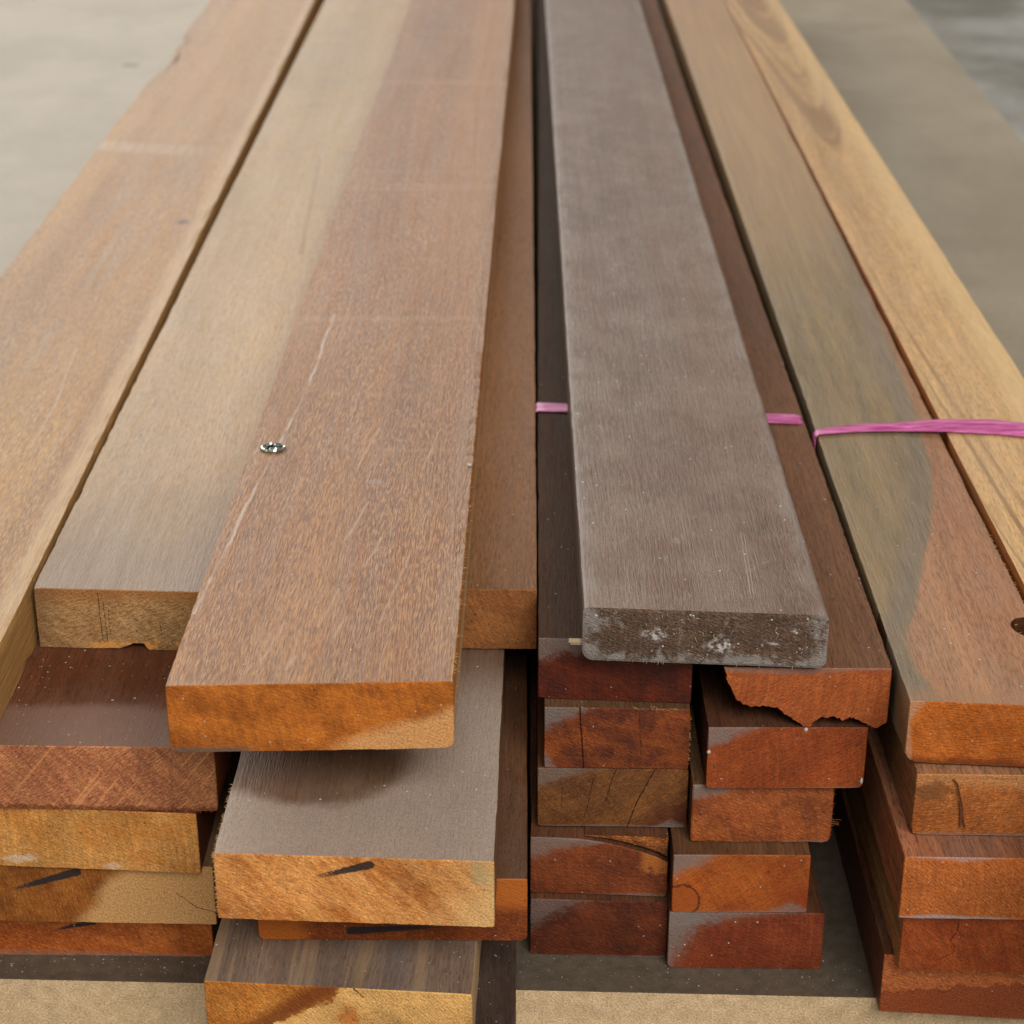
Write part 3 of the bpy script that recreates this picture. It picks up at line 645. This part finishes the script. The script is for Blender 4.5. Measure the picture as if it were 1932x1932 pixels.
# --- right stack
el = lambda nm, sd, c: long_mat(nm, sd, c, [v * 1.15 for v in c], dust=.25, pore=.8, streak=.45, specks=.2)
plank('E5', 'bottom plank of right stack jutting over the board edge, wavy dark stain below', .1535, .125, 0, .0297, .6560, .006, -.08, 2.3, el('E5_long', 20, (104, 60, 36)),
      end_mat('E5_end', 20, (162, 87, 43), (174, 98, 52), (140, 70, 33), 8, 100, .5, .4, .36, extra=ee_E5, dusts=[(0, 0, .1, .001, .5)], bump=1.4), 20)
plank('E4', 'second plank up in right stack with a dark split running down its end', .1575, .125, .03, .0297, .6480, -.010, -.07, 2.3, el('E4_long', 21, (150, 108, 66)),
      end_mat('E4_end', 21, (140, 63, 24), (124, 51, 18), (154, 78, 33), 24, 120, .6, .5, .34, extra=ee_E4, dustc=(150, 140, 138), dusts=[(-.050, .0297, .035, .003, .8)],
              cracks=[([(-.0398, .0272), (-.0402, .0202), (-.0425, .0152), (-.0406, .0122), (-.0407, .0092), (-.0465, .0051)], .00012)]), 21)
plank('E3', 'middle plank of right stack with a clean even orange end', .1540, .125, .06, .0298, .6410, .000, -.02, 2.3, el('E3_long', 22, (146, 92, 62)),
      end_mat('E3_end', 22, (162, 88, 38), (172, 99, 46), (146, 73, 29), 30, 90, .4, .4, .34, dustc=(150, 146, 148), dusts=[(-.045, 0, .045, .0022, .8), (-.040, .0298, .02, .002, .5)]), 22)
plank('E2', 'right stack plank with torn fuzzy top arris and a hanging bark fibre', .1590, .125, .09, .0290, .6560, .000, -.02, 2.3, el('E2_long', 23, (136, 94, 62)),
      end_mat('E2_end', 23, (148, 84, 36), (160, 96, 46), (130, 68, 26), -12, 110, .6, .5, .34, extra=ee_E2, fib_ang=-14, bump=1.3, dusts=[(-.03, 0, .09, .0018, .6)]), 23, chip=(.0006, .0006, .0006, .0012))
KY, KX, KR = .0655, .0315, .0098
def knot(X, Yv, Z, pl):
    d = KR ** 2 - (Yv - KY) ** 2
    cut = np.where(d > 0, KX - np.sqrt(np.maximum(d, 0)), 9)
    return np.minimum(X, cut), Yv, Z
plank('E1', 'top right-stack plank, greenish sapwood curving beside red heartwood, knot hole at its edge', .1550, .0645, .12, .0284, .6630, .0050, -.07, 2.3,
      long_mat('E1_long', 24, (160, 114, 80), (146, 98, 66), fleck=(176, 132, 96), fleck_amt=.35, dust=.25, dustc=(160, 140, 124), streak=.25, specks=.3, sidec=(158, 116, 76), extra=ex_E1),
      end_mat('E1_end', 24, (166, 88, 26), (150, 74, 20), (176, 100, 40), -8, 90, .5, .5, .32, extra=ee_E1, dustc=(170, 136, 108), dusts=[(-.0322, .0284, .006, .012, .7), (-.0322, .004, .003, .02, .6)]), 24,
      r=(.001, .001, .0004, .0008), chip=(.002, .0003, .0003, .0004), shape=knot, d0=.0022)
plank('F', 'golden yellow plank at far right of the pile, its left side showing orange', .2222, .0590, .12, .0300, .48, .0030, 0, 2.45,
      long_mat('F_long', 25, (204, 162, 110), (188, 144, 94), fleck=(206, 168, 118), fleck_amt=.4, streak=.3, dust=.18, dustc=(190, 170, 150), specks=.1, sidec=(176, 104, 46), extra=ex_F),
      end_mat('F_end', 25, (176, 110, 50), (190, 126, 66)), 25)
# --- fifth layer on the left and the two loose planks on top
L1C = [(-.0579, 1.25, .010), (-.0579, 1.5, .006)]
def l1chip(X, Yv, Z, pl):
    left = pl[:, 0] < -.050
    c = np.exp(-((Yv - 1.27) / .05) ** 2) * .007 + np.exp(-((Yv - 1.36) / .02) ** 2) * .005
    return np.where(left[None, :], X + c, X), Yv, Z
plank('L1', 'long top plank at far left, brown with a pale right edge and dark dot', -.330, .1158, .1206, .0297, .58, -.006, 0, 2.3,
      long_mat('L1_long', 26, (172, 125, 68), (152, 106, 58), fleck=(204, 158, 96), fleck_amt=.6, streak=.3, dust=.12, dustc=(170, 146, 118), specks=.25, sidec=(182, 138, 82), extra=ex_L1),
      end_mat('L1_end', 26, (176, 110, 50), (190, 126, 66)), 26, shape=l1chip, chip=(.0005, .0005, .0008, .0006))
B2 = [(-.053, 0), (-.0329, 0), (-.0247, .0002), (-.0199, .0005), (-.0172, .0004), (-.0139, .0016), (-.0108, .0032), (-.0061, .0030), (-.0052, .0012), (-.0040, 0), (.053, 0), (.053, .0296), (-.053, .0296)]
plank('B2', 'pale tan plank beside the far left one, grey weathered end with a chipped bottom', -.2130, .106, .1206, .0296, .7560, 0, -.05, 2.2,
      long_mat('B2_long', 27, (182, 148, 106), (168, 134, 96), fleck=(194, 162, 122), fleck_amt=.5, streak=.12, pore=.4, dust=.3, dustc=(170, 152, 132), specks=.15, extra=ex_B2),
      end_mat('B2_end', 27, (160, 122, 78), (140, 102, 62), (172, 136, 92), 24, 190, .7, .5, .42, fib_ang=-24, fib=.4, extra=ee_B2, bump=1.4,
              cracks=[([(-.0245, .028), (-.0242, .004)], .00010), ([(-.0225, .024), (-.0220, .004)], .00009), ([(-.0205, .022), (-.0205, .006)], .00008), ([(.002, .014), (.0025, .008)], .00009)]), 27, outline=B2, chip=(0, 0, .0004, .0004))
plank('H', 'brown plank peeking out right of the top plank beside the black gap', -.0961, .1045, .1206, .0296, .7560, .003, -.01, 2.2,
      long_mat('H_long', 28, (142, 98, 62), (128, 86, 54), fleck=(160, 118, 84), fleck_amt=.4, streak=.15, pore=.4, dust=.08, specks=.25, sidec=(120, 84, 56), spec=.18, rough=.62),
      end_mat('H_end', 28, (132, 82, 42), (118, 70, 34), (146, 94, 50), 28, 80, .5, .5, .28, pits=.5), 28)
plank('A', 'long red-brown plank lying on top, overhanging with a glowing orange sawn end', -.1304, .1064, .1506, .0290, .6195, .0143, .05, 2.3,
      long_mat('A_long', 29, (155, 105, 63), (138, 91, 58), fleck=(198, 147, 88), fleck_amt=.58, streak=.18, pore=.55, dust=.16, dustc=(166, 140, 114), specks=.25, extra=ex_A),
      end_mat('A_end', 29, (174, 99, 32), (152, 82, 24), (120, 62, 18), 12, 70, .7, .55, .28, extra=ee_A, fib=.15), 29, r=(.001, .0025, .0003, .0003), chip=(.0003, .0004, .0005, .0003), chip_f=240)
plank('G', 'grey weathered dusty plank on top at right with dirty splintered end', .0262, .0985, .1508, .0242, .6915, 0, -.07, 2.3,
      long_mat('G_long', 30, (106, 81, 65), (120, 95, 78), fleck=(142, 116, 97), fleck_amt=.3, streak=.16, pore=.4, cross=.12, dust=.5, dustc=(148, 129, 116), specks=.8, sidec=(88, 70, 58), extra=ex_G, fig=.6),
      end_mat('G_end', 30, (84, 66, 54), (98, 76, 60), (72, 56, 46), 10, 120, .5, .5, .5, extra=ee_G, pits=.5, specks=.9, bump=1.8, rough=.8, spec=.12), 30,
      r=(.0045, .0030, .0022, .0018), chip=(.0010, .001, .0003, .0003), cap_in=.0010)

# ---------------------------------------------------------------- pink plastic ties
g = G('pink_ribbon')
nn = g.noise(g.tc, (90, 1300, 1300), 3, .65); nn2 = g.noise(g.tc, (25, 260, 260), 2, .5, (3, 3, 3))
c = g.mix(lin((160, 40, 110)), lin((222, 122, 178)), g.step(g.add(g.mul(nn, .5), g.mul(nn2, .5)), .38, .62))
m_rib = g.done(c, .35, .5, nn, .0004, .6)
def ribbon(name, path, label, seed):
    """path: (x, y, z, half width, nx, nz) with the outward normal in the x-z plane; a folded band 0.35 mm thick"""
    V, F = [], []; W = 9
    pp = []
    for i in range(len(path) - 1):
        a, b = np.array(path[i], float), np.array(path[i + 1], float); m = max(2, int(np.linalg.norm((b - a)[:3]) / .004))
        for j in range(m): pp.append(a + (b - a) * j / m)
    pp.append(np.array(path[-1], float)); M = len(pp)
    for i, p in enumerate(pp):
        nx, nz = p[4], p[5]; l = math.hypot(nx, nz); nx /= l; nz /= l
        for s in (1, 0):
            for q in range(W):
                u = q / (W - 1) * 2 - 1
                fold = .00035 * math.sin(u * 5.5 + seed + i * .05) + .00018 * math.sin(u * 13 + i * .11)
                h = .0004 + s * .0003 + max(0, fold)
                V.append((p[0] + nx * h, p[1] + u * p[3] + .0006 * math.sin(i * .35 + seed), p[2] + nz * h))
    R = 2 * W
    for i in range(M - 1):
        b = i * R
        for q in range(W - 1):
            F.append((b + q, b + q + 1, b + R + q + 1, b + R + q)); F.append((b + W + q + 1, b + W + q, b + R + W + q, b + R + W + q + 1))
        F.append((b, b + R, b + R + W, b + W)); F.append((b + W - 1, b + 2 * W - 1, b + R + 2 * W - 1, b + R + W - 1))
    F.append(tuple(range(W)) + tuple(range(2 * W - 1, W - 1, -1))); b = (M - 1) * R
    F.append(tuple(b + q for q in range(W - 1, -1, -1)) + tuple(b + W + q for q in range(W)))
    o = link(name, V, F, [m_rib], None, None, [True] * len(F))
    tag(o, label, 'tie'); return o
ribbon('plastic_tie', [(.1553, .931, .085, .004, -1, 0), (.1556, .936, .1478, .0045, -1, .1), (.1572, .937, .1489, .0038, -.6, 1), (.176, .941, .1490, .0052, 0, 1), (.20, .943, .1492, .0060, 0, 1),
                       (.2235, .943, .1505, .0085, 0, 1), (.25, .940, .1505, .0098, 0, 1), (.2812, .931, .1505, .0098, .5, 1), (.2832, .931, .149, .008, 1, .3), (.2825, .931, .122, .008, 1, 0)],
       'pink plastic ribbon tied across the two right-hand top planks', 0.0)
ribbon('plastic_tie', [(.0094, .968, .09, .0045, -1, 0), (.0094, .970, .1484, .0050, -1, .2), (.0110, .970, .1492, .0055, -.3, 1), (.0350, .968, .1492, .0055, 0, 1), (.0750, .962, .1492, .0055, 0, 1),
                       (.12, .958, .1490, .006, 0, 1), (.1475, .956, .1486, .0066, 0, 1), (.1502, .956, .1480, .006, 1, .4), (.1512, .956, .10, .005, 1, 0)],
       'pink plastic ribbon under the grey plank, peeking out on both sides', 1.7)

# ---------------------------------------------------------------- small things
g = G('metal'); nn = g.noise(g.tc, (230, 420, 230), 1, .5)
b = g.n.new('ShaderNodeBsdfPrincipled'); o_ = g.n.new('ShaderNodeOutputMaterial'); g.t.links.new(b.outputs[0], o_.inputs[0])
rr = g.vm('LENGTH', g.vm('MULTIPLY', g.tc, (1 / .0062, 1 / .0050, 0)), out=1)
g.put(b.inputs['Base Color'], g.mix(g.mix((.015, .015, .015, 1), (.5, .52, .48, 1), g.step(nn, .50, .58)), (.42, .46, .40, 1), g.step(rr, .70, .80))); b.inputs['Metallic'].default_value = 1.0; b.inputs['Roughness'].default_value = .22  # black and silver mottle and pale rim: reflections painted into the base colour
k = g.n.new('ShaderNodeBump'); k.inputs['Distance'].default_value = .0012; k.inputs['Strength'].default_value = .9; g.put(k.inputs['Height'], nn); g.t.links.new(k.outputs[0], b.inputs['Normal'])
m_met = g.m
V, F = [], []; N = 28; rings = ((1.0, 0.0), (1.0, .35), (.92, .75), (.80, .85), (.72, .30), (.45, .45), (.2, .8))
rs = np.random.RandomState(3)
for r_, h in rings:
    for q in range(N):
        a = 2 * math.pi * q / N; j = 1 + (.04 if r_ > .75 else .12) * (rs.rand() - .5)
        V.append((.0062 * r_ * math.cos(a) * j, .0050 * r_ * math.sin(a) * j, .0016 * h * (1 if r_ > .75 else (.3 + 1.1 * rs.rand()))))
for i in range(len(rings) - 1):
    for q in range(N): F.append((i * N + q, i * N + (q + 1) % N, (i + 1) * N + (q + 1) % N, (i + 1) * N + q))
F.append(tuple((len(rings) - 1) * N + q for q in range(N)))
st = link('metal_stud', V, F, [m_met]); st.location = (-.1161, .8432, .1797); st.rotation_euler = (.0, 0, .2)
tag(st, 'small shiny crumpled metal stud pressed into the red-brown top plank', 'stud')

m_fib = plain('fibre', (206, 168, 116)); m_fibg = plain('fibre_grey', (158, 138, 112)); m_fibr = plain('fibre_red', (164, 92, 46)); m_white = plain('plaster', (184, 178, 170), .9); m_grey = plain('grit', (168, 158, 150), .8)
rs = np.random.RandomState(11)
def curl(p, d, ln, bend, n=5):
    p = np.array(p, float); d = np.array(d, float); d /= np.linalg.norm(d); out = [p.copy()]
    for i in range(n - 1):
        d = d + bend * (rs.rand(3) - .5); d /= np.linalg.norm(d); p = p + d * ln / (n - 1); out.append(p.copy())
    return out
def fringe(key, name, lines, r, mat):
    d = PLANKS[key]
    for l in lines:
        for p in l: p[1] += d['k'] * (p[0] + d['w'] / 2) * max(0, min(1, 1 - p[1] / .4))
    if name == 'fibre_fringe': o = tubes(name, lines, r, mat, PLANKS[key]['o']); o['kind'] = 'stuff'
    else: o = tubes(name, lines, r, mat, PLANKS[key]['o'])
    return o
w = .1064
fringe('A', 'fibre_fringe', [curl((w / 2 - .0006, .004 + rs.rand() ** 1.3 * .30, .0284 if rs.rand() < .7 else .0145), (.8, -.6 * rs.rand(), .3 * rs.rand()), .0008 + rs.rand() * .0016, .7) for _ in range(130)], .00011, m_fib)
fringe('L2', 'fibre_fringe', [curl((.0 + rs.rand() * .098, .0005, .0005 + .001 * rs.rand()), (rs.rand() - .5, -.6, -.8), .0008 + rs.rand() * .0016, .8) for _ in range(190)], .00014, m_fibr)
fringe('D3', 'fibre_fringe', [curl((.0290, .0006 + .004 * rs.rand(), .001 + rs.rand() * .026), (1, -.5, rs.rand() - .4), .0008 + rs.rand() * .0016, .8) for _ in range(90)] +
       [curl((.0290, .001, .006 + .006 * rs.rand()), (1, -.3, .9 * (rs.rand() - .3)), .003 + rs.rand() * .003, .25) for _ in range(7)], .00016, m_fibr)
fringe('C2', 'fibre_fringe', [curl((.006 + rs.rand() * .022, .0002, .0294), (rs.rand() - .5, -.5, .5), .001 + rs.rand() * .002, .6) for _ in range(34)] +
       [curl((.0305, .0004, .002 + rs.rand() * .025), (.8, -.5, rs.rand() - .5), .0006 + rs.rand() * .001, .6) for _ in range(40)], .00013, m_fib)
fringe('E2', 'fibre_fringe', [curl((-.060 + rs.rand() * .06, -.0008, .0284), (rs.rand() - .5, -.5, .6), .0008 + rs.rand() * .0014, .7) for _ in range(110)], .00014, m_fib)
fringe('G', 'fibre_fringe', [curl((-.045 + rs.rand() * .085, .0004 + .0, .0004 + .001 * rs.rand()), (rs.rand() - .5, -.5, -.7), .0006 + rs.rand() * .0012, .8) for _ in range(22)] +
       [curl(((rs.rand() - .35) * .07, -.0002 + (-.07) * 0, .012 + rs.rand() * .011), (rs.rand() - .5, -.35, rs.rand() - .6), .0012 + rs.rand() * .0026, 1.5) for _ in range(30)], .00018, m_fibg)
PLANKS['G']['o'].children[0].location = (0, 0, 0)
fringe('D1', 'fibre_fringe', [curl((.0372, .003 + rs.rand() ** 1.5 * .2, .028), (1, -.4, .4 * rs.rand()), .0006 + rs.rand() * .0014, .7) for _ in range(110)] +
       [curl((-.02 + rs.rand() * .05, .0006, .004 + rs.rand() * .004), (rs.rand() - .5, -.2, -.9), .0012 + rs.rand() * .002, .4) for _ in range(9)], .00010, plain('fibre_dark', (96, 52, 28)))
fringe('M1', 'fibre_fringe', [curl((-.0523, rs.rand() * .05, .0292), (-.8, -.5, .3), .0005 + rs.rand() * .001, .7) for _ in range(60)] + [curl((-.0523, .0004, .002 + rs.rand() * .027), (-.8, -.5, rs.rand() - .5), .0005 + rs.rand() * .0009, .7) for _ in range(50)], .00011, m_fib)
fringe('E1', 'fibre_fringe', [curl((.0318 if abs(q - .0655) > .0095 else .024, q, .028), (.9, -.5, .4), .0006 + rs.rand() * .0012, .7) for q in (.01 + rs.rand(90) * .16)] +
       [curl((.022 + rs.rand() * .004, .058 + rs.rand() * .014, .003 + rs.rand() * .02), (.9, .4 * (rs.rand() - .5), rs.rand() - .5), .003, .9) for _ in range(14)], .00013, m_fib)
tubes('knot_bark', [curl((.0225 + .008 * rs.rand(), .056 + .018 * rs.rand(), .020 * rs.rand()), (rs.rand() - .3, rs.rand() - .5, .9), .012, .6) for _ in range(26)], .0007, plain('dark_bark', (58, 32, 16)), PLANKS['E1']['o'])['kind'] = 'stuff'
tubes('bark_fibre', [[(-.0480, -.0008, .0272), (-.0462, -.0016, .0255), (-.0448, -.0018, .0205), (-.0434, -.0016, .0117), (-.0430, -.0012, .0050)], [(-.0452, -.0018, .0215), (-.0436, -.0022, .0165), (-.0424, -.0018, .0095), (-.0412, -.0010, .0045)]], .0004, plain('bark', (110, 66, 40)), PLANKS['E2']['o'], False)
tubes('splinter', [[(-.0470, .0030, .0075), (-.0510, .0024, .0080), (-.0548, .0020, .0083)], [(-.0470, .0036, .0062), (-.0505, .0030, .0068), (-.0540, .0028, .0070)]], .0011, m_fibg, PLANKS['G']['o'], False)

def crumb(c_, r, rs):
    P = [np.array(v, float) for v in ((1, 0, 0), (-1, 0, 0), (0, 1, 0), (0, -1, 0), (0, 0, 1), (0, 0, -1))]
    V = [c_ + p * r * (.6 + .7 * rs.rand()) for p in P]
    F = [(0, 2, 4), (2, 1, 4), (1, 3, 4), (3, 0, 4), (2, 0, 5), (1, 2, 5), (3, 1, 5), (0, 3, 5)]
    return V, F
def crumbs(name, items, mat, label, cat=None, kind=None):
    V, F = [], []
    for c_, r in items:
        v, f = crumb(np.array(c_, float), r, rs); b = len(V); V += v; F += [tuple(q + b for q in ff) for ff in f]
    o = link(name, V, F, [mat]); tag(o, label, cat, None, kind); return o
def on_top(key, n, y0, y1, rmin, rmax, x0=-.5, x1=.5):
    d = PLANKS[key]; o = d['o']; out = []; bpy.context.view_layer.update(); M = o.matrix_basis
    from mathutils import Vector
    for _ in range(n):
        x = (x0 + (x1 - x0) * rs.rand()) * d['w'] * .97; y = y0 + (y1 - y0) * rs.rand()
        p = M @ Vector((x, y + d['k'] * (x + d['w'] / 2), d['t'])); r = rmin + (rmax - rmin) * rs.rand() ** 4
        out.append(((p.x, p.y, p.z + r * .2), (r, r, r * .55)))
    return out
items = on_top('M1', 420, .002, .13, .00012, .00045) + on_top('L2', 260, .002, .075, .00012, .00042, .0, .5) + on_top('M3', 150, .002, .04, .00012, .0004) + on_top('M4', 90, .1, .2, .00012, .0004, .3, .5) \
    + on_top('G', 260, .001, .35, .00012, .00042) + on_top('A', 70, .01, .3, .00012, .00034) + on_top('B2', 40, .01, .25, .00012, .0003) + on_top('D1', 40, .005, .12, .00012, .0003, .1, .5) + on_top('E1', 70, .005, .25, .00012, .00034) + on_top('H', 25, .01, .2, .00012, .0003, .2, .5)
for _ in range(200):
    x = -.24 + rs.rand() * .12; items.append(((x, .672 - .03 * x + .002 + rs.rand() * .02, .0001), (.00015 + .0004 * rs.rand() ** 4,) * 3))
for _ in range(160):
    x = .0 + rs.rand() * .15; items.append(((x, .671 - .03 * x + .002 + rs.rand() * .025, .0001), (.00015 + .0003 * rs.rand() ** 4,) * 3))
crumbs('sawdust', [(c_, np.array(r)) for c_, r in items], m_grey, 'pale sawdust specks scattered over the plank tops', None, 'stuff')
# grit stuck to the dirty end of the grey plank
o = PLANKS['G']['o']; it = []
for _ in range(170):
    x = (rs.rand() - .5) * .094; it.append(((x, -.0000, .001 + rs.rand() * .022), (.00010 + .0006 * rs.rand() ** 6) * (.5 + rs.rand(3))))
V, F = [], []
for c_, r in it:
    c_ = (c_[0], c_[1] - .07 * (c_[0] + .04925), c_[2]); v, f = crumb(np.array(c_), r, rs); b = len(V); V += v; F += [tuple(q + b for q in ff) for ff in f]
gr = link('grit', V, F, [m_white], o); gr['kind'] = 'stuff'
from mathutils import Vector
def bit(key, x, z, r, label, mat=m_white):
    d = PLANKS[key]; p = d['o'].matrix_basis @ Vector((x, d['k'] * (x + d['w'] / 2) - r[1] * .3, z))
    V, F = [], []; n = 8
    for i in range(5):
        ph = math.pi * (i + .5) / 5
        for q in range(n):
            a = 2 * math.pi * q / n; j = .85 + .3 * rs.rand()
            V.append((r[0] * math.sin(ph) * math.cos(a) * j, r[1] * math.sin(ph) * math.sin(a) * j, r[2] * math.cos(ph)))
    for i in range(4):
        for q in range(n): F.append((i * n + q, (i + 1) * n + q, (i + 1) * n + (q + 1) % n, i * n + (q + 1) % n))
    F.append(tuple(range(n))); F.append(tuple(4 * n + q for q in range(n - 1, -1, -1)))
    o = link('plaster_crumb', V, F, [mat]); o.location = p; tag(o, label, 'crumb', 'plaster crumbs'); return o
bit('D2', .0073, .0290, (.0008, .0006, .0010), 'white crumb wedged under the jagged plank, on the rust-orange end')
bit('D2', -.0325, .0182, (.0008, .0006, .0009), 'round white crumb at the left edge of the rust-orange end')
bit('D2', .0322, .0040, (.0006, .0005, .0016), 'upright white crumb at lower right corner of the rust-orange end')
c_ = bit('A', .0515, .0290, (.0012, .0012, .0008), 'bright white fleck on the right edge of the red-brown top plank'); c_.location = PLANKS['A']['o'].matrix_basis @ Vector((.0515, .205, .0294))
